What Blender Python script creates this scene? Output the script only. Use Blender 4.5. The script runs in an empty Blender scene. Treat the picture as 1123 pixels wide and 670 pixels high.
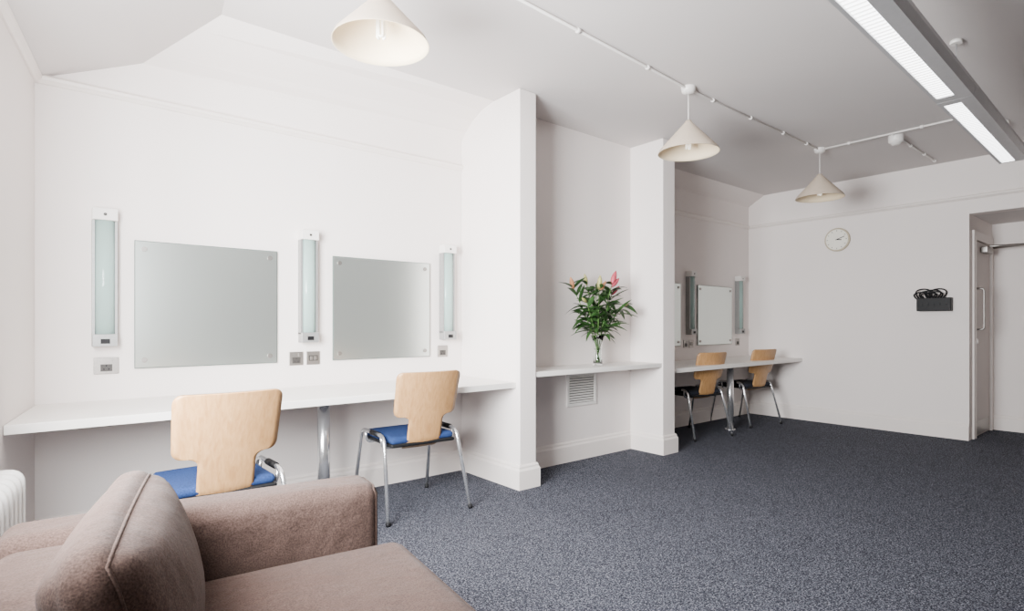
import bpy, bmesh, math, random
from mathutils import Vector, Matrix
random.seed(7)
scene = bpy.context.scene
COL = scene.collection

# ------------------------------------------------------------------ materials
def new_mat(name, color, rough=0.6, metal=0.0, spec=0.5, trans=0.0, ior=1.45, emit=None, estr=0.0,
            noise=None, bump=None, alpha=1.0, sheen=0.0):
    m = bpy.data.materials.new(name); m.use_nodes = True
    nt = m.node_tree; b = nt.nodes['Principled BSDF']
    b.inputs['Base Color'].default_value = (*color, 1)
    b.inputs['Roughness'].default_value = rough
    b.inputs['Metallic'].default_value = metal
    b.inputs['Specular IOR Level'].default_value = spec
    b.inputs['Transmission Weight'].default_value = trans
    b.inputs['IOR'].default_value = ior
    b.inputs['Sheen Weight'].default_value = sheen
    if emit:
        b.inputs['Emission Color'].default_value = (*emit, 1)
        b.inputs['Emission Strength'].default_value = estr
    tc = nt.nodes.new('ShaderNodeTexCoord')
    if noise:   # (scale, amount, detail)
        n = nt.nodes.new('ShaderNodeTexNoise'); n.inputs['Scale'].default_value = noise[0]
        n.inputs['Detail'].default_value = noise[2]
        nt.links.new(tc.outputs['Object'], n.inputs['Vector'])
        r = nt.nodes.new('ShaderNodeValToRGB')
        r.color_ramp.elements[0].position = 0.3; r.color_ramp.elements[1].position = 0.7
        k = noise[1]
        r.color_ramp.elements[0].color = (*[max(0, c*(1-k)) for c in color], 1)
        r.color_ramp.elements[1].color = (*[min(1, c*(1+k)) for c in color], 1)
        nt.links.new(n.outputs['Fac'], r.inputs['Fac'])
        nt.links.new(r.outputs['Color'], b.inputs['Base Color'])
    if bump:    # (scale, strength, dist)
        n2 = nt.nodes.new('ShaderNodeTexNoise'); n2.inputs['Scale'].default_value = bump[0]
        n2.inputs['Detail'].default_value = 4
        nt.links.new(tc.outputs['Object'], n2.inputs['Vector'])
        bp = nt.nodes.new('ShaderNodeBump'); bp.inputs['Strength'].default_value = bump[1]
        bp.inputs['Distance'].default_value = bump[2]
        nt.links.new(n2.outputs['Fac'], bp.inputs['Height'])
        nt.links.new(bp.outputs['Normal'], b.inputs['Normal'])
    return m

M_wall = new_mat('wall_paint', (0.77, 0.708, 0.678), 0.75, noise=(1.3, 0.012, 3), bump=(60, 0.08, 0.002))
M_wall_absorb = new_mat('wall_bounce_absorber', (0.33, 0.31, 0.30), 0.75, noise=(1.3, 0.02, 3), bump=(60, 0.08, 0.002))  # invented grey for the unseen south wall, soaks up bounce light
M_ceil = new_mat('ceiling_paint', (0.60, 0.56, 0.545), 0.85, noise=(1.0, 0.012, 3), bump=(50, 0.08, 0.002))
M_trim = new_mat('trim_gloss', (0.76, 0.695, 0.655), 0.45, noise=(3, 0.01, 2))
M_door = new_mat('door_paint', (0.48, 0.425, 0.40), 0.45, noise=(3, 0.015, 2))
M_counter = new_mat('white_laminate', (0.80, 0.765, 0.725), 0.35, noise=(4, 0.01, 2))
M_chrome = new_mat('chrome', (0.70, 0.70, 0.71), 0.22, 0.88, noise=(20, 0.02, 2))
M_steel = new_mat('brushed_steel', (0.33, 0.31, 0.29), 0.4, 0.9, noise=(90, 0.06, 3))
M_alu = new_mat('aluminium', (0.46, 0.46, 0.47), 0.4, 0.5, noise=(30, 0.03, 2))
M_black = new_mat('black_plastic', (0.008, 0.008, 0.009), 0.5, spec=0.25, noise=(30, 0.1, 2))
M_dark = new_mat('dark_insert', (0.04, 0.036, 0.033), 0.5, noise=(30, 0.1, 2))
M_white = new_mat('white_plastic', (0.72, 0.69, 0.66), 0.4, noise=(10, 0.01, 2))
M_blue = new_mat('blue_fabric', (0.016, 0.036, 0.115), 0.9, spec=0.2, noise=(150, 0.3, 4), bump=(400, 0.4, 0.002))
M_blue_shaded = new_mat('blue_fabric_shaded', (0.010, 0.012, 0.020), 0.9, noise=(150, 0.3, 4), bump=(400, 0.4, 0.002))  # blue seat fabric with the far end's shade put into its colour
M_rad = new_mat('radiator_enamel', (0.80, 0.78, 0.75), 0.4, noise=(5, 0.01, 2))
M_mirror = new_mat('mirror_silver', (0.66, 0.71, 0.675), 0.28, 0.90, noise=(2, 0.01, 2))
M_medge = new_mat('mirror_edge', (0.10, 0.14, 0.125), 0.3, noise=(8, 0.05, 2))
M_frost = new_mat('frosted_green_glass', (0.28, 0.43, 0.39), 0.25, noise=(6, 0.06, 3))
M_shade = new_mat('lamp_shade_cream', (0.52, 0.43, 0.34), 0.6, noise=(14, 0.03, 3))
M_shadein = new_mat('lamp_shade_inside', (0.88, 0.72, 0.50), 0.6, noise=(14, 0.02, 3))
M_bulb = new_mat('bulb_glass', (0.9, 0.88, 0.82), 0.3, emit=(1, 0.9, 0.75), estr=0.8)
M_tube = new_mat('lit_diffuser', (0.9, 0.9, 0.9), 0.4, emit=(0.95, 0.97, 1.0), estr=8.0)
M_leaf = new_mat('lily_leaf', (0.028, 0.072, 0.018), 0.38, noise=(25, 0.35, 3))
M_stem = new_mat('lily_stem', (0.10, 0.20, 0.05), 0.5, noise=(25, 0.2, 2))
M_pink = new_mat('lily_pink', (0.42, 0.065, 0.09), 0.5, noise=(30, 0.25, 3))
M_budg = new_mat('lily_bud_green', (0.33, 0.31, 0.11), 0.5, noise=(30, 0.25, 3))
M_budo = new_mat('lily_bud_orange', (0.42, 0.19, 0.09), 0.5, noise=(30, 0.25, 3))
M_glass = new_mat('clear_glass', (0.95, 0.98, 0.97), 0.02, trans=1.0, ior=1.45)
M_water = new_mat('vase_water', (0.9, 0.96, 0.92), 0.0, trans=1.0, ior=1.33)
M_clock = new_mat('clock_face', (0.80, 0.77, 0.68), 0.5, noise=(10, 0.02, 2))
M_clockrim = new_mat('clock_rim', (0.46, 0.39, 0.28), 0.4, noise=(10, 0.03, 2))
M_frame = new_mat('window_frame_paint', (0.85, 0.85, 0.84), 0.4, noise=(5, 0.01, 2))

def wood_mat():
    m = bpy.data.materials.new('beech_plywood'); m.use_nodes = True
    nt = m.node_tree; b = nt.nodes['Principled BSDF']
    tc = nt.nodes.new('ShaderNodeTexCoord'); mp = nt.nodes.new('ShaderNodeMapping')
    mp.inputs['Scale'].default_value = (22, 22, 1.6)
    n = nt.nodes.new('ShaderNodeTexNoise'); n.inputs['Scale'].default_value = 3.5; n.inputs['Detail'].default_value = 6
    n.inputs['Distortion'].default_value = 0.6
    r = nt.nodes.new('ShaderNodeValToRGB')
    r.color_ramp.elements[0].position = 0.3; r.color_ramp.elements[0].color = (0.37, 0.190, 0.072, 1)
    r.color_ramp.elements[1].position = 0.72; r.color_ramp.elements[1].color = (0.50, 0.285, 0.122, 1)
    nt.links.new(tc.outputs['Object'], mp.inputs['Vector']); nt.links.new(mp.outputs['Vector'], n.inputs['Vector'])
    nt.links.new(n.outputs['Fac'], r.inputs['Fac']); nt.links.new(r.outputs['Color'], b.inputs['Base Color'])
    b.inputs['Roughness'].default_value = 0.42
    return m
M_wood = wood_mat()

def carpet_mat():
    m = bpy.data.materials.new('speckled_carpet'); m.use_nodes = True
    nt = m.node_tree; b = nt.nodes['Principled BSDF']
    tc = nt.nodes.new('ShaderNodeTexCoord')
    n = nt.nodes.new('ShaderNodeTexNoise'); n.inputs['Scale'].default_value = 150; n.inputs['Detail'].default_value = 3
    n.inputs['Roughness'].default_value = 0.8
    vo = nt.nodes.new('ShaderNodeTexVoronoi'); vo.inputs['Scale'].default_value = 190
    sep = nt.nodes.new('ShaderNodeSeparateColor')
    mf = nt.nodes.new('ShaderNodeMath'); mf.operation = 'MULTIPLY_ADD'; mf.inputs[1].default_value = 0.20
    sub = nt.nodes.new('ShaderNodeMath'); sub.operation = 'SUBTRACT'; sub.inputs[1].default_value = 0.10
    r = nt.nodes.new('ShaderNodeValToRGB'); cr = r.color_ramp
    cr.elements[0].position = 0.36; cr.elements[0].color = (0.010, 0.011, 0.016, 1)
    cr.elements[1].position = 0.70; cr.elements[1].color = (0.28, 0.285, 0.33, 1)
    e = cr.elements.new(0.52); e.color = (0.046, 0.049, 0.064, 1)
    n3 = nt.nodes.new('ShaderNodeTexNoise'); n3.inputs['Scale'].default_value = 2.5; n3.inputs['Detail'].default_value = 4
    mx = nt.nodes.new('ShaderNodeMix'); mx.data_type = 'RGBA'; mx.blend_type = 'MULTIPLY'; mx.inputs[0].default_value = 0.18
    bp = nt.nodes.new('ShaderNodeBump'); bp.inputs['Strength'].default_value = 0.2; bp.inputs['Distance'].default_value = 0.002
    for t in (n, n3, vo): nt.links.new(tc.outputs['Object'], t.inputs['Vector'])
    nt.links.new(vo.outputs['Color'], sep.inputs['Color'])
    nt.links.new(sep.outputs[0], mf.inputs[0]); nt.links.new(n.outputs['Fac'], mf.inputs[2])
    nt.links.new(mf.outputs[0], sub.inputs[0])
    nt.links.new(sub.outputs[0], r.inputs['Fac'])
    nt.links.new(r.outputs['Color'], mx.inputs[6]); nt.links.new(n3.outputs['Fac'], mx.inputs[7])
    nt.links.new(mx.outputs[2], b.inputs['Base Color'])
    nt.links.new(n.outputs['Fac'], bp.inputs['Height']); nt.links.new(bp.outputs['Normal'], b.inputs['Normal'])
    b.inputs['Roughness'].default_value = 0.95; b.inputs['Specular IOR Level'].default_value = 0.1
    return m
M_carpet = carpet_mat()

def sofa_mat():
    m = bpy.data.materials.new('taupe_upholstery'); m.use_nodes = True
    nt = m.node_tree; b = nt.nodes['Principled BSDF']
    tc = nt.nodes.new('ShaderNodeTexCoord')
    w1 = nt.nodes.new('ShaderNodeTexNoise'); w1.inputs['Scale'].default_value = 260; w1.inputs['Detail'].default_value = 3
    w2 = nt.nodes.new('ShaderNodeTexNoise'); w2.inputs['Scale'].default_value = 5; w2.inputs['Detail'].default_value = 4
    r = nt.nodes.new('ShaderNodeValToRGB')
    r.color_ramp.elements[0].position = 0.3; r.color_ramp.elements[0].color = (0.036, 0.0205, 0.016, 1)
    r.color_ramp.elements[1].position = 0.7; r.color_ramp.elements[1].color = (0.088, 0.054, 0.044, 1)
    bp = nt.nodes.new('ShaderNodeBump'); bp.inputs['Strength'].default_value = 0.35; bp.inputs['Distance'].default_value = 0.003
    bp2 = nt.nodes.new('ShaderNodeBump'); bp2.inputs['Strength'].default_value = 0.6; bp2.inputs['Distance'].default_value = 0.04
    for t in (w1, w2): nt.links.new(tc.outputs['Object'], t.inputs['Vector'])
    nt.links.new(w1.outputs['Fac'], r.inputs['Fac']); nt.links.new(r.outputs['Color'], b.inputs['Base Color'])
    nt.links.new(w1.outputs['Fac'], bp.inputs['Height']); nt.links.new(w2.outputs['Fac'], bp2.inputs['Height'])
    nt.links.new(bp2.outputs['Normal'], bp.inputs['Normal']); nt.links.new(bp.outputs['Normal'], b.inputs['Normal'])
    b.inputs['Roughness'].default_value = 0.9; b.inputs['Sheen Weight'].default_value = 0.05
    b.inputs['Specular IOR Level'].default_value = 0.2
    return m
M_sofa = sofa_mat()

# ------------------------------------------------------------------ helpers
def parent_empty(name, loc=(0, 0, 0), rz=0.0):
    e = bpy.data.objects.new(name, None); COL.objects.link(e)
    e.location = loc; e.rotation_euler = (0, 0, rz); e.empty_display_size = 0.1
    return e

def add_mesh(name, verts, faces, mat, parent=None, smooth=False, bevel=0.0, bseg=3, solid=0.0, soff=0):
    me = bpy.data.meshes.new(name); me.from_pydata([tuple(v) for v in verts], [], faces); me.update()
    bm = bmesh.new(); bm.from_mesh(me); bmesh.ops.recalc_face_normals(bm, faces=bm.faces); bm.to_mesh(me); bm.free()
    ob = bpy.data.objects.new(name, me); COL.objects.link(ob)
    me.materials.append(mat)
    if smooth:
        for p in me.polygons: p.use_smooth = True
    if parent: ob.parent = parent
    if solid:
        s = ob.modifiers.new('solid', 'SOLIDIFY'); s.thickness = solid; s.offset = soff
    if bevel:
        bv = ob.modifiers.new('bev', 'BEVEL'); bv.width = bevel; bv.segments = bseg; bv.limit_method = 'ANGLE'
        for p in me.polygons: p.use_smooth = True
        wn = ob.modifiers.new('wn', 'WEIGHTED_NORMAL'); wn.keep_sharp = False
    return ob

def box(name, x0, x1, y0, y1, z0, z1, mat, parent=None, bevel=0.0, bseg=2):
    v = [(x0,y0,z0),(x1,y0,z0),(x1,y1,z0),(x0,y1,z0),(x0,y0,z1),(x1,y0,z1),(x1,y1,z1),(x0,y1,z1)]
    f = [(0,3,2,1),(4,5,6,7),(0,1,5,4),(1,2,6,5),(2,3,7,6),(3,0,4,7)]
    return add_mesh(name, v, f, mat, parent, bevel=bevel, bseg=bseg)

def boxes(name, lst, mat, parent=None, bevel=0.0):
    V = []; F = []
    for (x0,x1,y0,y1,z0,z1) in lst:
        o = len(V)
        V += [(x0,y0,z0),(x1,y0,z0),(x1,y1,z0),(x0,y1,z0),(x0,y0,z1),(x1,y0,z1),(x1,y1,z1),(x0,y1,z1)]
        F += [tuple(i+o for i in f) for f in [(0,3,2,1),(4,5,6,7),(0,1,5,4),(1,2,6,5),(2,3,7,6),(3,0,4,7)]]
    return add_mesh(name, V, F, mat, parent, bevel=bevel)

def prism(name, poly, z0, z1, mat, parent=None, bevel=0.0):
    n = len(poly)
    V = [(x,y,z0) for x,y in poly] + [(x,y,z1) for x,y in poly]
    F = [tuple(range(n-1,-1,-1)), tuple(range(n,2*n))] + [(i,(i+1)%n,(i+1)%n+n,i+n) for i in range(n)]
    return add_mesh(name, V, F, mat, parent, bevel=bevel)

def sweep_profile(name, path, prof, mat, parent=None, closed=False):
    n = len(path); V = []; F = []; m = len(prof)
    for i in range(n):
        p = Vector(path[i])
        d0 = (p-Vector(path[i-1])).normalized() if i > 0 else None
        d1 = (Vector(path[i+1])-p).normalized() if i < n-1 else None
        if d0 is None: d0 = d1
        if d1 is None: d1 = d0
        n0 = Vector((-d0.y, d0.x)); n1 = Vector((-d1.y, d1.x))
        mm = (n0+n1).normalized(); k = 1/max(0.2, mm.dot(n0))
        for (o, z) in prof: V.append((p.x+mm.x*o*k, p.y+mm.y*o*k, z))
    for i in range(n-1):
        for j in range(m):
            a = i*m+j; b2 = i*m+(j+1)%m
            F.append((a, b2, b2+m, a+m))
    F.append(tuple(range(m))); F.append(tuple(range((n-1)*m, n*m)))
    return add_mesh(name, V, F, mat, parent)

def frame_for(d):
    d = d.normalized(); up = Vector((0,0,1)) if abs(d.z) < 0.95 else Vector((1,0,0))
    a = d.cross(up).normalized(); b = a.cross(d).normalized(); return a, b

def cyl(name, p0, p1, r0, mat, parent=None, r1=None, seg=24, bevel=0.0):
    p0 = Vector(p0); p1 = Vector(p1); r1 = r0 if r1 is None else r1
    a, b = frame_for(p1-p0); V = []
    for p, r in ((p0, r0), (p1, r1)):
        for i in range(seg):
            t = 2*math.pi*i/seg; V.append(p+a*math.cos(t)*r+b*math.sin(t)*r)
    F = [tuple(range(seg)), tuple(range(2*seg-1, seg-1, -1))]
    F += [(i, (i+1)%seg, (i+1)%seg+seg, i+seg) for i in range(seg)]
    ob = add_mesh(name, V, F, mat, parent, bevel=bevel)
    for p in ob.data.polygons: p.use_smooth = len(p.vertices) == 4
    return ob

def fillet(pts, r, n=6):
    pts = [Vector(p) for p in pts]; out = [pts[0]]
    for i in range(1, len(pts)-1):
        a = pts[i-1]-pts[i]; b = pts[i+1]-pts[i]
        rr = min(r, a.length*0.49, b.length*0.49)
        s = pts[i]+a.normalized()*rr; e = pts[i]+b.normalized()*rr
        for k in range(n+1):
            t = k/n; out.append(s*(1-t)**2+pts[i]*2*t*(1-t)+e*t*t)
    out.append(pts[-1]); return out

def tube(name, pts, r, mat, parent=None, seg=10, closed=False, radii=None):
    pts = [Vector(p) for p in pts]; n = len(pts); V = []; F = []
    T = []
    for i in range(n):
        if closed: d = pts[(i+1)%n]-pts[i-1]
        else: d = pts[min(i+1, n-1)]-pts[max(i-1, 0)]
        T.append(d.normalized())
    a, b = frame_for(T[0])
    for i in range(n):
        if i > 0:
            ax = T[i-1].cross(T[i])
            if ax.length > 1e-7:
                R = Matrix.Rotation(T[i-1].angle(T[i]), 3, ax.normalized()); a = R@a; b = R@b
        rr = radii[i] if radii else r
        for k in range(seg):
            t = 2*math.pi*k/seg; V.append(pts[i]+a*math.cos(t)*rr+b*math.sin(t)*rr)
    m = n if closed else n-1
    for i in range(m):
        for k in range(seg):
            i2 = (i+1) % n
            F.append((i*seg+k, i*seg+(k+1)%seg, i2*seg+(k+1)%seg, i2*seg+k))
    if not closed:
        F.append(tuple(range(seg))); F.append(tuple(range((n-1)*seg, n*seg)))
    return add_mesh(name, V, F, mat, parent, smooth=True)

def lathe(name, prof, mat, parent=None, loc=(0,0,0), seg=48):
    V = []; F = []; n = len(prof)
    for i in range(seg):
        t = 2*math.pi*i/seg
        for r, z in prof: V.append((loc[0]+r*math.cos(t), loc[1]+r*math.sin(t), loc[2]+z))
    for i in range(seg):
        for j in range(n-1):
            F.append((i*n+j, ((i+1)%seg)*n+j, ((i+1)%seg)*n+j+1, i*n+j+1))
    ob = add_mesh(name, V, F, mat, parent, smooth=True)
    bm = bmesh.new(); bm.from_mesh(ob.data); bmesh.ops.remove_doubles(bm, verts=bm.verts, dist=1e-5)
    bmesh.ops.recalc_face_normals(bm, faces=bm.faces); bm.to_mesh(ob.data); bm.free()
    return ob

def soft_fn(size, r, bulge, pinch=0.0):
    hx, hy, hz = [s/2 for s in size]
    def f(p):
        x, y, z = p
        q = Vector((x*hx*(1+bulge[0]*(1-y*y)*(1-z*z)), y*hy*(1+bulge[1]*(1-x*x)*(1-z*z)), z*hz*(1+bulge[2]*(1-x*x)*(1-y*y))))
        ex, ey, ez = x*hx, y*hy, z*hz
        i = Vector((max(-hx+r, min(hx-r, ex)), max(-hy+r, min(hy-r, ey)), max(-hz+r, min(hz-r, ez))))
        d = Vector((ex, ey, ez))-i
        base = i+d.normalized()*r if d.length > 1e-9 else Vector((ex, ey, ez))
        res = base+(q-Vector((ex, ey, ez)))
        if pinch:   # loose cushion: edges curve inwards between the corners
            res.y *= 1-pinch*(1-z*z)*0.5; res.z *= 1+pinch*(1-y*y)
            res.x *= 1-0.35*max(abs(y), abs(z))**4
        return res
    return f

def softbox(name, size, center, r, mat, parent=None, bulge=(0,0,0), rot=(0,0,0), div=18, pinch=0.0):
    bm = bmesh.new(); bmesh.ops.create_cube(bm, size=2)
    bmesh.ops.subdivide_edges(bm, edges=bm.edges[:], cuts=div, use_grid_fill=True)
    f = soft_fn(size, r, bulge, pinch)
    hs = [s/2 for s in size]
    def remap(c, h):
        e = min(0.9, r/h); a = abs(c); k = 0.55
        v = (a/k)*(1-e) if a < k else (1-e)+(a-k)/(1-k)*e
        return math.copysign(v, c)
    for v in bm.verts:
        p = Vector((remap(v.co.x, hs[0]), remap(v.co.y, hs[1]), remap(v.co.z, hs[2])))
        v.co = f(p)
    me = bpy.data.meshes.new(name); bm.to_mesh(me); bm.free()
    for p in me.polygons: p.use_smooth = True
    me.materials.append(mat)
    ob = bpy.data.objects.new(name, me); COL.objects.link(ob); ob.location = center; ob.rotation_euler = rot
    if parent: ob.parent = parent
    return ob

def seam(name, size, center, r, mat, parent, bulge, rot, axis, sgn, rad=0.005, pinch=0.0):
    f = soft_fn(size, r, bulge, pinch); pts = []
    N = 16
    per = [(-1+2*i/N, -1) for i in range(N)]+[(1, -1+2*i/N) for i in range(N)]+[(1-2*i/N, 1) for i in range(N)]+[(-1, 1-2*i/N) for i in range(N)]
    for a, b in per:
        p = [0,0,0]; p[axis] = sgn; o = [k for k in range(3) if k != axis]; p[o[0]] = a; p[o[1]] = b
        pts.append(f(p))
    ob = tube(name, pts, rad, mat, parent, seg=8, closed=True)
    ob.location = center; ob.rotation_euler = rot
    return ob

# ------------------------------------------------------------------ room constants
D = 3.72; XE = 7.05; YS = -1.6; H = 2.80; PF = 3.0; NK = 3.36
def xw(y): return -0.056-0.13*(3.72-y)

box('floor', -1.1, 8.4, YS-0.2, 4.1, -0.12, 0.0, M_carpet)
box('wall_north', -0.3, XE+0.15, D, D+0.15, 0, 3.0, M_wall)
box('wall_alcove', 2.66, 4.22, NK, NK+0.12, 0, 3.0, M_wall)
def pier(x0, x1):
    return box('partition_wall', x0, x1, PF, D, 0, H, M_wall, bevel=0.006)
pier(2.534, 2.687); pier(4.19, 4.367)
WZ0, WZ1 = 0.86, 2.28
box('wall_south', -0.95, XE+0.15, YS-0.15, YS, 0, 3.0, M_wall_absorb)
RY0, RY1, RZ, RX = 0.30, 1.44, 2.25, 8.02
boxes('wall_east', [(XE, XE+0.15, RY1, D+0.15, 0, 3.0), (XE, XE+0.15, YS-0.15, RY0, 0, 3.0), (XE, XE+0.15, RY0, RY1, RZ, 3.0)], M_wall)
DX0, DX1, DZ = 7.22, 7.94, 2.04
boxes('wall_recess_north', [(XE+0.15, DX0, RY1, RY1+0.12, 0, RZ), (DX1, RX+0.1, RY1, RY1+0.12, 0, RZ), (DX0, DX1, RY1, RY1+0.12, DZ, RZ)], M_wall)
box('wall_recess_east', RX, RX+0.1, RY0-0.1, RY1, 0, RZ, M_wall)
box('wall_recess_south', XE+0.15, RX, RY0-0.1, RY0, 0, RZ, M_wall)
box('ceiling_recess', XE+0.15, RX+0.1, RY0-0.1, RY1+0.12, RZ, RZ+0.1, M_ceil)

WY0, WY1 = 0.80, 2.45
def skew_seg(y0, y1, z0, z1, off0=0.0, off1=-0.28):
    return [(xw(y0)+off0, y0, z0), (xw(y1)+off0, y1, z0), (xw(y1)+off1, y1, z0), (xw(y0)+off1, y0, z0),
            (xw(y0)+off0, y0, z1), (xw(y1)+off0, y1, z1), (xw(y1)+off1, y1, z1), (xw(y0)+off1, y0, z1)]
FB = [(0,3,2,1),(4,5,6,7),(0,1,5,4),(1,2,6,5),(2,3,7,6),(3,0,4,7)]
V = []; F = []
for s in [(WY1, D+0.1, 0, 3.0), (YS-0.1, WY0, 0, 3.0), (WY0, WY1, 0, WZ0), (WY0, WY1, WZ1, 3.0)]:
    o = len(V); V += skew_seg(*s); F += [tuple(i+o for i in f) for f in FB]
add_mesh('wall_west', V, F, M_wall)
V = []; F = []
segs = [(WY0, WY1, WZ0, WZ0+0.06), (WY0, WY1, WZ1-0.06, WZ1), (WY0, WY1, 1.62, 1.66)]
for k in range(4):
    yc = WY0+0.03+(WY1-WY0-0.06)*k/3
    segs.append((yc-0.03, yc+0.03, WZ0, WZ1))
for s in segs:
    o = len(V); V += skew_seg(*s, off0=-0.20, off1=-0.25); F += [tuple(i+o for i in f) for f in FB]
add_mesh('window_1', V, F, M_frame)
V = skew_seg(WY0-0.05, WY1+0.05, WZ0-0.03, WZ0, off0=0.05, off1=-0.16)
add_mesh('trim_window_sill', V, FB, M_trim, bevel=0.004)

# ceiling
cove = [(3.72, 2.60), (3.66, 2.665), (3.56, 2.73), (3.45, 2.775), (3.30, 2.80)]
def lx(y, z): return xw(y)+(z-2.39)/0.5
A = (xw(D), D, 2.39)
c0 = Vector((0.40, 3.72, 2.60)); c4 = Vector((lx(3.30, 2.80), 3.30, 2.80))
C = [tuple(c0.lerp(c4, t)) for t in (0, 0.2, 0.45, 0.7, 1.0)]
S = (lx(YS, 2.8), YS, 2.8); B = (xw(YS), YS, 2.39)
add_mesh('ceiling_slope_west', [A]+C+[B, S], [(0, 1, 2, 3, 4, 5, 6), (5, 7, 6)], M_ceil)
R = [(2.6, y, z) for y, z in cove]
add_mesh('ceiling_slope_north', C+R, [(i, i+5, i+6, i+1) for i in range(4)], M_wall)
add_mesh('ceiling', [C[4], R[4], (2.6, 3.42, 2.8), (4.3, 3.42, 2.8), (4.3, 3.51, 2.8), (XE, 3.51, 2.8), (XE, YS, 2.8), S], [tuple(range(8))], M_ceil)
add_mesh('ceiling_slope_east', [(4.3, 3.51, 2.8), (XE, 3.51, 2.8), (XE, 3.72, 2.68), (4.3, 3.72, 2.68)], [(0, 1, 2, 3)], M_wall)
box('light_leak_slab', -1.2, 8.4, YS-0.3, 4.1, 3.0, 3.1, M_ceil)  # unseen slab added above the ceiling to block sky light leaks

# ------------------------------------------------------------------ trim
bp = [(0, 0), (0.022, 0), (0.022, 0.130), (0.013, 0.145), (0.013, 0.157), (0.006, 0.168), (0, 0.168)]
def bprof(s=1): return [(o*s, z) for o, z in bp]
sweep_profile('baseboard_west', [(xw(YS), YS), (xw(D), D)], bprof(-1), M_trim)
sweep_profile('baseboard_north', [(xw(D)+0.025, D), (2.534-0.022, D)], bprof(-1), M_trim)
sweep_profile('baseboard_partition', [(2.534, D), (2.534, PF), (2.687, PF), (2.687, NK), (4.19, NK), (4.19, PF), (4.367, PF), (4.367, D), (XE, D), (XE, RY1)], bprof(-1), M_trim)
sweep_profile('baseboard_recess', [(RX, RY1), (RX, RY0)], bprof(-1), M_trim)
rp = [(0, 0), (0.010, 0), (0.020, 0.010), (0.030, 0.016), (0.034, 0.030), (0.024, 0.042), (0, 0.046)]
def rprof(z): return [(-o, z+h) for o, h in rp]
sweep_profile('trim_1', [(xw(YS), YS), (xw(D), D), (2.534, D)], rprof(2.37), M_trim)
sweep_profile('trim_2', [(4.367, D), (XE, D), (XE, YS)], rprof(2.39), M_trim)

# ------------------------------------------------------------------ door
d = parent_empty('door_1', (0, 0, 0))
g = 0.004
box('leaf', DX0+0.03+g, DX1-0.03-g, RY1+0.0, RY1+0.042, 0.006, DZ-0.03-g, M_door, d, bevel=0.003)
boxes('frame', [(DX0, DX0+0.03, RY1-0.02, RY1+0.1, 0, DZ), (DX1-0.03, DX1, RY1-0.02, RY1+0.1, 0, DZ), (DX0+0.03, DX1-0.03, RY1-0.02, RY1+0.1, DZ-0.03, DZ)], M_trim, d)
boxes('architrave', [(DX0-0.06, DX0, RY1-0.018, RY1, 0, DZ+0.06), (DX1, DX1+0.06, RY1-0.018, RY1, 0, DZ+0.06), (DX0, DX1, RY1-0.018, RY1, DZ, DZ+0.06)], M_trim, d, bevel=0.003)
hx = DX0+0.12
tube('pull_handle', fillet([(hx, RY1, 1.10), (hx, RY1-0.06, 1.10), (hx, RY1-0.06, 1.52), (hx, RY1, 1.52)], 0.03), 0.010, M_steel, d)
box('kick_plate', DX0+0.06, DX1-0.06, RY1-0.002, RY1, 0.02, 0.16, M_steel, d)
cyl('lock', (hx, RY1-0.008, 0.98), (hx, RY1, 0.98), 0.025, M_chrome, d)
box('closer_body', 7.50, 7.74, RY1-0.06, RY1, 1.90, 1.96, M_steel, d, bevel=0.006)
tube('closer_arm', [(7.60, RY1-0.05, 1.97), (7.78, RY1-0.32, 1.98), (7.98, RY1-0.02, 1.99)], 0.012, M_steel, d, seg=8)

# ------------------------------------------------------------------ dressing counters
def counter(poly, leg):
    e = parent_empty('dressing_counter')
    prism('top', poly, 0.705, 0.745, M_counter, e, bevel=0.003)
    lx_, ly_ = leg
    cyl('leg', (lx_, ly_, 0.012), (lx_, ly_, 0.69), 0.036, M_chrome, e, seg=32)
    cyl('leg_flange', (lx_, ly_, 0.69), (lx_, ly_, 0.705), 0.055, M_chrome, e)
    cyl('leg_base', (lx_, ly_, 0.0), (lx_, ly_, 0.012), 0.055, M_chrome, e)
    return e
counter([(xw(3.04)+0.002, 3.04), (2.532, 3.04), (2.532, D-0.001), (xw(D)+0.002, D-0.001)], (1.25, 3.27))
counter([(4.369, 3.04), (XE-0.002, 3.04), (XE-0.002, D-0.001), (4.369, D-0.001)], (5.76, 3.25))
e = parent_empty('alcove_shelf')
box('board', 2.689, 4.188, 3.01, NK-0.001, 0.772, 0.81, M_counter, e, bevel=0.004)
boxes('batten', [(2.689, 4.188, NK-0.03, NK-0.001, 0.742, 0.772)], M_counter, e)

# ------------------------------------------------------------------ mirrors
def mirror(x0):
    e = parent_empty('wall_mirror', (x0, D, 0))
    box('edge', 0, 0.755, -0.016, -0.008, 0.909, 1.614, M_medge, e)
    box('silvered_glass', 0.004, 0.751, -0.018, -0.0155, 0.913, 1.610, M_mirror, e)
    for i, (x, z) in enumerate([(0.045, 0.955), (0.71, 0.955), (0.045, 1.568), (0.71, 1.568)]):
        cyl('screw_%d' % (i+1), (x, -0.026, z), (x, 0, z), 0.014, M_steel, e, seg=20)
for x0 in (0.3616, 1.479, 4.75, 5.85): mirror(x0)

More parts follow.
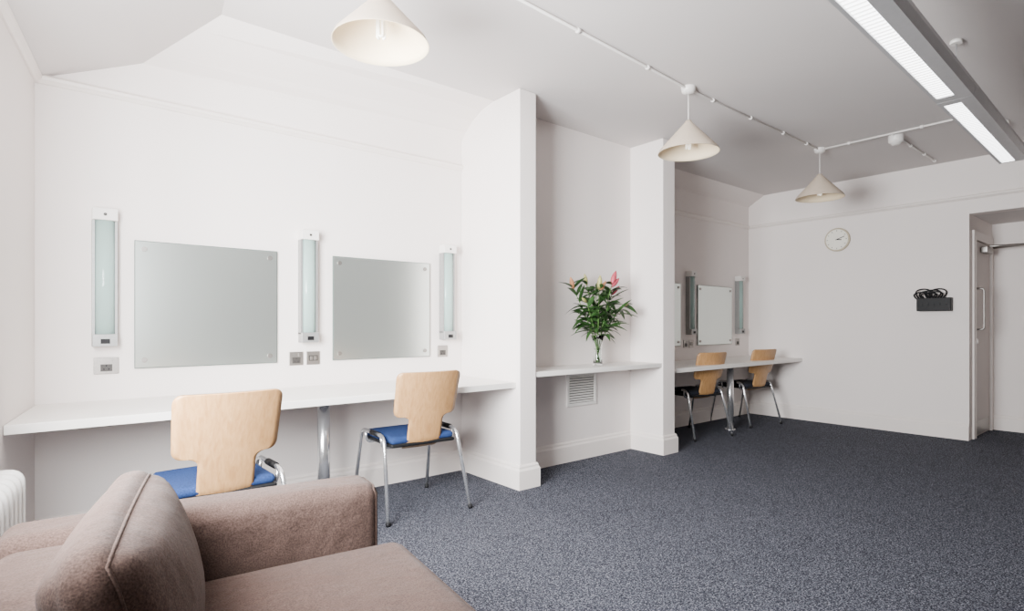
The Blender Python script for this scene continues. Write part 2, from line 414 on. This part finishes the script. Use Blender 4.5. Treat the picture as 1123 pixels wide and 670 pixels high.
def mirror_light(xc):
    e = parent_empty('mirror_light', (xc, D, 0))
    box('back_plate', -0.05, 0.05, -0.022, -0.001, 1.04, 1.755, M_alu, e, bevel=0.002)
    box('inner_tube_cover', -0.030, 0.030, -0.048, -0.022, 1.095, 1.695, M_frost, e, bevel=0.008)
    V = []; F = []; n = 10
    for i in range(n+1):
        t = i/n; a = math.pi*t
        x = -0.045*math.cos(a); y = -0.026-0.045*math.sin(a)**0.8
        V += [(x, y, 1.085), (x, y, 1.70)]
    for i in range(n): F.append((2*i, 2*i+2, 2*i+3, 2*i+1))
    add_mesh('glass_shade', V, F, M_shadeglass, e, smooth=True, solid=0.004)
    box('side_rail_1', -0.055, -0.043, -0.055, -0.001, 1.09, 1.70, M_rail, e)
    box('side_rail_2', 0.043, 0.055, -0.055, -0.001, 1.09, 1.70, M_rail, e)
    box('top_cap', -0.055, 0.055, -0.080, -0.001, 1.70, 1.762, M_white, e, bevel=0.003)
    box('bottom_cap', -0.055, 0.055, -0.080, -0.001, 1.035, 1.10, M_rail, e, bevel=0.003)
    box('pull_switch', -0.02, 0.02, -0.084, -0.079, 1.05, 1.075, M_black, e)
    cyl('badge', (0, -0.083, 1.73), (0, -0.079, 1.73), 0.008, M_dark, e, seg=16)
def mat_shadeglass():
    m = new_mat('shade_glass', (0.44, 0.60, 0.56), 0.12)
    b = m.node_tree.nodes['Principled BSDF']; b.inputs['Alpha'].default_value = 0.55
    return m
M_shadeglass = mat_shadeglass()
M_rail = new_mat('grey_metal', (0.30, 0.30, 0.295), 0.4, 0.4, noise=(60, 0.05, 2))
for xc in (0.228, 1.307, 2.381, 4.60, 5.68, 6.76): mirror_light(xc)

def socket(xc, kind='socket', w=0.088, z=0.93):
    e = parent_empty('power_socket' if kind == 'socket' else 'light_switch', (xc, D, z))
    box('plate', -w/2, w/2, -0.009, -0.001, -0.044, 0.044, M_steel, e, bevel=0.002)
    if kind == 'socket':
        box('insert', -0.026, 0.026, -0.0105, -0.008, -0.03, 0.008, M_dark, e)
        for i, (px, pz) in enumerate([(0, 0.0), (-0.011, -0.018), (0.011, -0.018)]):
            box('pin_%d' % i, px-0.003, px+0.003, -0.0115, -0.0104, pz-0.004, pz+0.004, M_black, e)
        box('rocker', 0.012, 0.028, -0.014, -0.008, 0.014, 0.034, M_steel, e, bevel=0.001)
    else:
        box('insert', -0.03, 0.03, -0.0105, -0.008, -0.018, 0.018, M_dark, e)
        box('rocker_1', -0.022, -0.004, -0.014, -0.010, -0.012, 0.012, M_steel, e, bevel=0.001)
        box('rocker_2', 0.004, 0.022, -0.014, -0.010, -0.012, 0.012, M_steel, e, bevel=0.001)
socket(0.237, w=0.11); socket(1.239, 'socket'); socket(1.349, 'switch'); socket(2.355, 'socket', z=0.945)
socket(5.62); socket(5.73, 'switch'); socket(6.76)

# ------------------------------------------------------------------ chairs
def hw(z):
    if z < 0.572: return 0.112
    if z < 0.602: return 0.112+0.040*(1-math.sqrt(max(0, 1-((z-0.572)/0.030)**2)))
    if z < 0.640: return 0.165+0.040*math.sqrt(max(0, 1-((0.640-z)/0.038)**2))
    return 0.205+(z-0.640)/0.23*0.008
def chair(loc, rz, seatmat):
    e = parent_empty('plywood_chair', (loc[0], loc[1], 0), rz)
    zs = [0.40, 0.42, 0.44, 0.46, 0.48, 0.50, 0.52, 0.545, 0.572, 0.582, 0.590, 0.596, 0.600, 0.6019, 0.602, 0.6035, 0.606, 0.611, 0.618, 0.628, 0.640, 0.66, 0.68, 0.71, 0.74, 0.77, 0.80, 0.82, 0.835, 0.848, 0.858, 0.865, 0.869, 0.870]
    NC = 16; V = []; F = []
    for z in zs:
        w = hw(z)
        if z > 0.835:
            dz = z-0.835; w -= 0.035*(1-math.sqrt(max(0, 1-(dz/0.035)**2)))
        for j in range(NC+1):
            s = -1+2*j/NC; x = s*w
            y = -0.205-0.24*max(0, z-0.46)-0.06*max(0, z-0.46)**2+0.9*x*x
            if z < 0.46: y += ((0.46-z)/0.06)**2*0.07
            V.append((x, y, z))
    for i in range(len(zs)-1):
        for j in range(NC):
            a = i*(NC+1)+j; F.append((a, a+1, a+NC+2, a+NC+1))
    add_mesh('backrest', V, F, M_wood, e, smooth=True, solid=0.013)
    softbox('seat_pad', (0.42, 0.40, 0.045), (0, 0.0, 0.458), 0.022, seatmat, e, bulge=(0, 0, 0.25), div=14)
    softbox('seat_shell', (0.43, 0.41, 0.022), (0, 0.0, 0.430), 0.0105, M_black, e, div=12)
    for s, nm in ((-1, 'left'), (1, 'right')):
        pts = fillet([(s*0.275, -0.29, 0.012), (s*0.245, -0.165, 0.488), (s*0.245, 0.175, 0.488), (s*0.265, 0.27, 0.012)], 0.06, 8)
        tube('leg_frame_'+nm, pts, 0.0115, M_chrome, e, seg=12)
        tube('stacking_bumper_'+nm, [(s*0.245, -0.09, 0.488), (s*0.245, 0.02, 0.488)], 0.0165, M_black, e, seg=12)
        cyl('foot_back_'+nm, (s*0.2757, -0.292, 0.0), (s*0.2745, -0.287, 0.022), 0.014, M_black, e, seg=14)
        cyl('foot_front_'+nm, (s*0.2655, 0.272, 0.0), (s*0.2645, 0.267, 0.022), 0.014, M_black, e, seg=14)
    tube('cross_bar_front', fillet([(-0.245, 0.12, 0.485), (-0.235, 0.12, 0.412), (0.235, 0.12, 0.412), (0.245, 0.12, 0.485)], 0.03), 0.009, M_chrome, e, seg=10)
    tube('cross_bar_back', fillet([(-0.245, -0.12, 0.485), (-0.235, -0.12, 0.412), (0.235, -0.12, 0.412), (0.245, -0.12, 0.485)], 0.03), 0.009, M_chrome, e, seg=10)
    return e
chair((0.575, 2.83), math.radians(2), M_blue)
chair((1.78, 3.20), math.radians(-3), M_blue)
chair((5.22, 3.38), math.radians(-9), M_blue_shaded)
chair((6.34, 3.40), math.radians(-9), M_blue_shaded)

# ------------------------------------------------------------------ sofa
sf = parent_empty('sofa', (0.009, 1.896, 0), math.radians(-7))
L = 1.62; AW = 0.18; X0 = -0.10; AL = 0.82; AD = AL-X0; XC = (AL+X0)/2
softbox('base', (AD-0.03, L-0.04, 0.20), (XC-0.01, -L/2, 0.20), 0.03, M_sofa, sf)
for nm, yc in (('far', -AW/2), ('near', -L+AW/2)):
    sz = (AD, AW, 0.565); c = (XC, yc, 0.3725)
    softbox('arm_'+nm, sz, c, 0.045, M_sofa, sf, bulge=(0.004, 0.03, 0.015))
    seam('arm_piping_'+nm, sz, c, 0.045, M_sofa, sf, (0.004, 0.03, 0.015), (0,0,0), 0, 1, 0.0035)
softbox('back', (0.25, L-2*AW+0.01, 0.55), (0.03, -L/2, 0.365), 0.06, M_sofa, sf, bulge=(0.04, 0, 0.02))
cw = (L-2*AW)/2
for i in range(2):
    yc = -AW-cw*(i+0.5)
    sz = (0.73, cw-0.006, 0.18); c = (0.515, yc, 0.390); bl = (0.02, 0.0, 0.14)
    softbox('seat_cushion_%d' % (i+1), sz, c, 0.045, M_sofa, sf, bulge=bl)
    seam('seat_piping_%d' % (i+1), sz, c, 0.045, M_sofa, sf, bl, (0,0,0), 2, 1, 0.003)
sz = (0.16, 0.66, 0.36); c = (0.190, -0.50, 0.615); bl = (0.45, 0.0, 0.0); rot = (0, math.radians(-14), math.radians(-5))
softbox('loose_cushion', sz, c, 0.07, M_sofa, sf, bulge=bl, rot=rot, div=24, pinch=0.05)
seam('cushion_piping', sz, c, 0.07, M_sofa, sf, bl, rot, 0, 1, 0.0035, pinch=0.05)
for i, (x, y) in enumerate([(X0+0.08, -0.08), (AL-0.08, -0.08), (X0+0.08, -L+0.08), (AL-0.08, -L+0.08)]):
    cyl('foot_%d' % (i+1), (x, y, 0), (x, y, 0.11), 0.022, M_black, sf, r1=0.03)

# ------------------------------------------------------------------ radiator
rd = parent_empty('column_radiator', (xw(2.2), 2.2, 0), math.atan(-0.13))
n = 17; y0 = -0.60; pitch = 0.065
for i in range(n):
    y = y0+i*pitch
    pts = fillet([(0.035, y, 0.13), (0.035, y, 0.63), (0.118, y, 0.63), (0.118, y, 0.13), (0.035, y, 0.13)], 0.035, 5)
    tube('section_%02d' % (i+1), pts, 0.016, M_rad, rd, seg=8)
    tube('column_%02d' % (i+1), [(0.076, y, 0.12), (0.076, y, 0.63)], 0.013, M_rad, rd, seg=8)
cyl('header_top', (0.076, y0-0.02, 0.61), (0.076, y0+(n-1)*pitch+0.02, 0.61), 0.016, M_rad, rd)
cyl('header_bottom', (0.076, y0-0.02, 0.14), (0.076, y0+(n-1)*pitch+0.02, 0.14), 0.016, M_rad, rd)
cyl('pipe_1', (0.076, y0, 0.0), (0.076, y0, 0.14), 0.01, M_chrome, rd)
cyl('pipe_2', (0.076, y0+(n-1)*pitch, 0.0), (0.076, y0+(n-1)*pitch, 0.14), 0.01, M_chrome, rd)

# ------------------------------------------------------------------ pendants
PY = 2.25
def pendant(x, zr):
    e = parent_empty('pendant_lamp', (x, PY, 0))
    lathe('ceiling_rose', [(0.001, H-0.045), (0.03, H-0.045), (0.045, H-0.03), (0.05, H-0.004), (0.05, H)], M_white, e)
    cyl('cord', (0, 0, zr+0.22), (0, 0, H-0.04), 0.0035, M_white, e, seg=8)
    lathe('shade_outer', [(0.207, zr), (0.197, zr+0.022), (0.030, zr+0.205), (0.018, zr+0.225), (0.0005, zr+0.228)], M_shade, e, seg=64)
    lathe('shade_inner', [(0.207, zr), (0.204, zr-0.001), (0.194, zr+0.019), (0.028, zr+0.20), (0.0005, zr+0.215)], M_shadein, e, seg=64)
    cyl('lamp_holder', (0, 0, zr+0.13), (0, 0, zr+0.205), 0.022, M_white, e)
    for i in range(3):
        a = i*2*math.pi/3
        cx, cy = 0.014*math.cos(a), 0.014*math.sin(a)
        px, py = -0.008*math.sin(a), 0.008*math.cos(a)
        tube('bulb_%d' % (i+1), fillet([(cx-px, cy-py, zr+0.13), (cx-px, cy-py, zr+0.03), (cx+px, cy+py, zr+0.03), (cx+px, cy+py, zr+0.13)], 0.008, 4), 0.0055, M_bulb, e, seg=8)
pendant(1.113, 2.365); pendant(3.436, 2.345); pendant(5.58, 2.335)

# ------------------------------------------------------------------ conduit
cd = parent_empty('ceiling_conduit')
zc = H-0.012
def cy_(x): return 2.25 if x > 3.436 else 2.25-0.05*(3.436-x)
tube('run_main', [(0.8, cy_(0.8), zc), (3.436, PY, zc), (5.58, PY, zc)], 0.008, M_white, cd, seg=10)
tube('run_cross', fillet([(5.58, PY, zc), (5.58, 1.0, zc), (5.98, 1.0, zc)], 0.05), 0.008, M_white, cd, seg=10)
tube('run_branch', [(5.58, 1.67, zc), (6.86, 1.67, zc)], 0.008, M_white, cd, seg=10)
k = 0
for x in (1.6, 2.28, 2.95, 3.75, 4.3, 4.85, 5.3):
    k += 1; cyl('clip_%d' % k, (x-0.012, cy_(x), zc), (x+0.012, cy_(x), zc), 0.014, M_white, cd, seg=14)
for y in (2.0, 1.45, 1.2):
    k += 1; cyl('clip_%d' % k, (5.58, y-0.012, zc), (5.58, y+0.012, zc), 0.014, M_white, cd, seg=14)
for x in (6.1, 6.5, 6.84):
    k += 1; cyl('clip_%d' % k, (x-0.012, 1.67, zc), (x+0.012, 1.67, zc), 0.014, M_white, cd, seg=14)
cyl('junction', (5.58, PY, H-0.035), (5.58, PY, H), 0.04, M_white, cd)
cyl('junction_2', (5.98, 1.0, H-0.04), (5.98, 1.0, H), 0.035, M_white, cd)
sd = parent_empty('smoke_detector', (5.70, 1.67, 0))
lathe('body', [(0.001, H-0.085), (0.030, H-0.085), (0.040, H-0.07), (0.055, H-0.06), (0.058, H-0.03), (0.058, H), ], M_white, sd)

# ------------------------------------------------------------------ fluorescent fixture
fx = parent_empty('suspended_strip_light', (3.9, 0.888, 0), math.radians(1.3))
def fixture(tag, x0, x1, m0, m1):
    prof = [(0.060, 2.41), (0.070, 2.46), (0.045, 2.54), (-0.085, 2.54), (-0.115, 2.46), (-0.105, 2.41), (-0.038, 2.41), (-0.038, 2.425), (0.042, 2.425), (0.042, 2.41)]
    m = len(prof)
    V = [(x0, y, z) for y, z in prof]+[(x1, y, z) for y, z in prof]
    F = [(i, (i+1)%m, (i+1)%m+m, i+m) for i in range(m)]+[tuple(range(m)), tuple(range(2*m-1, m-1, -1))]
    add_mesh('body_'+tag, V, F, M_alu, fx)
    boxes('end_plates_'+tag, [(x0, x0+m0, -0.038, 0.042, 2.41, 2.425), (x1-m1, x1, -0.038, 0.042, 2.41, 2.425)], M_alu, fx)
    box('diffuser_'+tag, x0+m0, x1-m1, -0.034, 0.038, 2.413, 2.424, M_tube, fx)
    Lb = []
    x = x0+m0+0.02
    while x < x1-m1:
        Lb.append((x-0.0015, x+0.0015, -0.036, 0.040, 2.4085, 2.413)); x += 0.035
    boxes('louvre_'+tag, Lb, M_white, fx)
fixture('1', -2.7, 0.02, 0.05, 0.08); fixture('2', 0.025, 1.86, 0.07, 0.03)
cyl('suspension_wire', (0.17, 0.0, 2.54), (0.17, 0.0, H-0.02), 0.003, M_alu, fx, seg=8)
cyl('suspension_rose', (0.17, 0.0, H-0.02), (0.17, 0.0, H-0.001), 0.03, M_white, fx)
cyl('suspension_wire_2', (-2.3, 0.0, 2.54), (-2.3, 0.0, H-0.001), 0.003, M_alu, fx, seg=8)

# ------------------------------------------------------------------ clock
ck = parent_empty('wall_clock', (XE, 2.643, 2.13))
cyl('rim', (-0.035, 0, 0), (-0.001, 0, 0), 0.135, M_clockrim, ck, seg=48, bevel=0.006)
cyl('face', (-0.0365, 0, 0), (-0.034, 0, 0), 0.118, M_clock, ck, seg=48)
for i in range(12):
    a = i*math.pi/6
    tube('mark_%d' % (i+1), [(-0.038, 0.095*math.sin(a), 0.095*math.cos(a)), (-0.038, 0.108*math.sin(a), 0.108*math.cos(a))], 0.0028, M_black, ck, seg=6)
tube('hand_hour', [(-0.040, 0, 0), (-0.040, -0.05, -0.006)], 0.005, M_black, ck, seg=6)
tube('hand_minute', [(-0.042, 0.012, -0.004), (-0.042, -0.082, 0.03)], 0.0035, M_black, ck, seg=6)

# ------------------------------------------------------------------ audio box
ab = parent_empty('audio_wall_box', (XE, 1.713, 1.357))
box('housing', -0.09, -0.001, -0.145, 0.145, -0.068, 0.068, M_black, ab, bevel=0.006)
for i in range(5):
    cyl('connector_%d' % (i+1), (-0.098, -0.10+i*0.05, 0.0), (-0.088, -0.10+i*0.05, 0.0), 0.012, M_black, ab, seg=16)
for i in range(7):
    y = -0.07+i*0.024
    pts = []
    for k2 in range(17):
        t = k2/16; pts.append((-0.045-0.026*math.sin(t*math.pi)*(1 if i % 2 else -1), y+0.08*t-0.045*math.sin(t*6.28), 0.06+(0.10-0.010*(i*3 % 5))*math.sin(t*math.pi)))
    tube('cable_%d' % (i+1), pts, 0.007, M_black, ab, seg=8)
# ------------------------------------------------------------------ vent
vt = parent_empty('air_vent', (3.528, NK, 0.60))
boxes('frame', [(-0.18, 0.18, -0.014, -0.001, 0.115, 0.14), (-0.18, 0.18, -0.014, -0.001, -0.14, -0.115), (-0.18, -0.155, -0.014, -0.001, -0.115, 0.115), (0.155, 0.18, -0.014, -0.001, -0.115, 0.115)], M_white, vt)
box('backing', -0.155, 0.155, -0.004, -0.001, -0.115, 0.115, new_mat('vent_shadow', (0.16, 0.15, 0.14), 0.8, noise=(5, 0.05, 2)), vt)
V = []; F = []
for i in range(11):
    z = -0.105+i*0.021; o = len(V)
    V += [(-0.155, -0.013, z-0.005), (0.155, -0.013, z-0.005), (0.155, -0.004, z+0.005), (-0.155, -0.004, z+0.005)]
    F.append((o, o+1, o+2, o+3))
add_mesh('slats', V, F, M_white, vt, solid=0.002)

# ------------------------------------------------------------------ vase of lilies
vs = parent_empty('vase_of_lilies', (3.55, 3.19, 0.81))
lathe('vase', [(0.0005, 0.001), (0.038, 0.001), (0.041, 0.010), (0.034, 0.06), (0.031, 0.12), (0.038, 0.19), (0.056, 0.25), (0.053, 0.25), (0.035, 0.19), (0.028, 0.12), (0.031, 0.06), (0.036, 0.016), (0.0005, 0.014)], M_glass, vs)
lathe('water', [(0.0005, 0.017), (0.033, 0.018), (0.0285, 0.06), (0.0260, 0.12), (0.0285, 0.14), (0.0005, 0.14)], M_water, vs)
LV = []; LF = []
def leaf(base, dirv, length, width, droop):
    dirv = Vector(dirv).normalized(); side = dirv.cross(Vector((0,0,1)))
    if side.length < 0.1: side = Vector((1,0,0))
    side.normalize(); side = (Matrix.Rotation(random.uniform(-0.7, 0.7), 3, dirv)@side)
    nrm = side.cross(dirv).normalized(); N = 8; o = len(LV)
    for i in range(N+1):
        t = i/N; w = width*math.sin(math.pi*min(1, t*0.93+0.05))**0.8*(1-0.25*t)
        c = Vector(base)+dirv*length*t+Vector((0,0,-droop*t*t*length))
        LV.extend([c-side*w+nrm*w*0.35, c-nrm*0.001, c+side*w+nrm*w*0.35])
    for i in range(N):
        a = o+i*3; LF.extend([(a, a+1, a+4, a+3), (a+1, a+2, a+5, a+4)])
def bud(name, p, dirv, ln, r, mat):
    dirv = Vector(dirv).normalized(); pts = []; rad = []
    for i in range(11):
        t = i/10; pts.append(Vector(p)+dirv*ln*t); rad.append(max(0.0015, r*math.sin(math.pi*(0.08+t*0.9))**0.75*(1-0.15*t)))
    tube(name, pts, r, mat, vs, seg=12, radii=rad)
tips = [(-0.27, 0.02, 0.63), (-0.20, -0.06, 0.52), (-0.10, 0.03, 0.67), (-0.04, -0.05, 0.63), (0.03, 0.05, 0.65), (0.13, -0.04, 0.68),
        (0.20, 0.02, 0.60), (0.25, -0.05, 0.50), (0.05, -0.07, 0.50), (-0.08, -0.08, 0.46), (-0.15, 0.03, 0.44), (0.14, 0.0, 0.44)]
for i, tp in enumerate(tips):
    tp = Vector(tp); base = Vector((-tp.x*0.06, -tp.y*0.1, 0.02)); neck = Vector((tp.x*0.06, tp.y*0.1, 0.24))
    pts = []
    for k2 in range(15):
        t = k2/14; pts.append(base*(1-t)**2+neck*2*t*(1-t)+tp*t*t)
    pts = [Vector((max(-0.02, min(0.02, p.x)) if p.z < 0.15 else p.x, max(-0.02, min(0.02, p.y)) if p.z < 0.15 else p.y, p.z)) for p in pts]
    tube('stem_%02d' % (i+1), pts, 0.0032, M_stem, vs, seg=6)
    for k2 in range(6, 15):
        for rep in range(2):
            p = pts[k2]
            if p.z < 0.25: continue
            a = random.uniform(0, 2*math.pi)
            dv = (math.cos(a)*1.0+tp.x*2.5, math.sin(a)*0.5, random.uniform(0.1, 0.9))
            ln = random.uniform(0.14, 0.22)
            q = p+Vector(dv).normalized()*ln
            if q.y > 0.14: dv = (dv[0], -abs(dv[1]), dv[2])
            leaf(p, dv, ln, random.uniform(0.016, 0.026), random.uniform(0.1, 0.6))
add_mesh('leaves', LV, LF, M_leaf, vs, smooth=True)
def P(i): return Vector(tips[i])
bud('bud_1', P(5), (0.35, -0.1, 1), 0.125, 0.025, M_pink)
bud('bud_2', P(5)+Vector((0.0, 0, -0.02)), (0.9, -0.2, 0.9), 0.11, 0.020, M_pink)
bud('bud_3', P(3), (-0.1, -0.2, 1), 0.12, 0.023, M_budg)
bud('bud_4', P(3)+Vector((0.01, 0, -0.01)), (0.5, -0.2, 0.8), 0.10, 0.017, M_budo)
bud('bud_5', P(0), (-0.5, -0.2, 0.8), 0.11, 0.021, M_budo)
bud('bud_6', P(2), (-0.4, -0.1, 0.9), 0.10, 0.017, M_budg)
bud('bud_7', P(6), (0.7, -0.2, 0.7), 0.11, 0.018, M_pink)
bud('bud_8', P(1), (-0.8, -0.2, 0.35), 0.085, 0.014, M_budg)
bud('bud_9', P(7), (0.9, -0.2, 0.2), 0.08, 0.013, M_budg)

# ------------------------------------------------------------------ lights
def area(name, loc, direction, sx, sy, energy, color, spread=180):
    l = bpy.data.lights.new(name, 'AREA'); l.shape = 'RECTANGLE'; l.size = sx; l.size_y = sy; l.energy = energy; l.color = color
    l.spread = math.radians(spread)
    o = bpy.data.objects.new(name, l); COL.objects.link(o); o.location = loc
    o.rotation_euler = Vector(direction).to_track_quat('-Z', 'Y').to_euler()
    return o
yc = (WY0+WY1)/2
area('window_daylight', (xw(yc)-0.08, yc, (WZ0+WZ1)/2), (1, 0.5, -0.02), 1.4, 1.3, 440, (0.965, 0.985, 1.0), 150)
w = bpy.data.worlds.new('World'); scene.world = w; w.use_nodes = True
bg = w.node_tree.nodes['Background']; bg.inputs['Color'].default_value = (0.93, 0.96, 1.0, 1); bg.inputs['Strength'].default_value = 1.5

# ------------------------------------------------------------------ camera
cam = bpy.data.cameras.new('camera'); co = bpy.data.objects.new('camera', cam); COL.objects.link(co)
cam.sensor_width = 36; cam.lens = 36*618/1123; cam.shift_y = 21/1123; cam.clip_start = 0.02
co.location = (0, 0, 1.15); co.rotation_euler = (math.radians(90), 0, math.radians(-39.4))
scene.camera = co
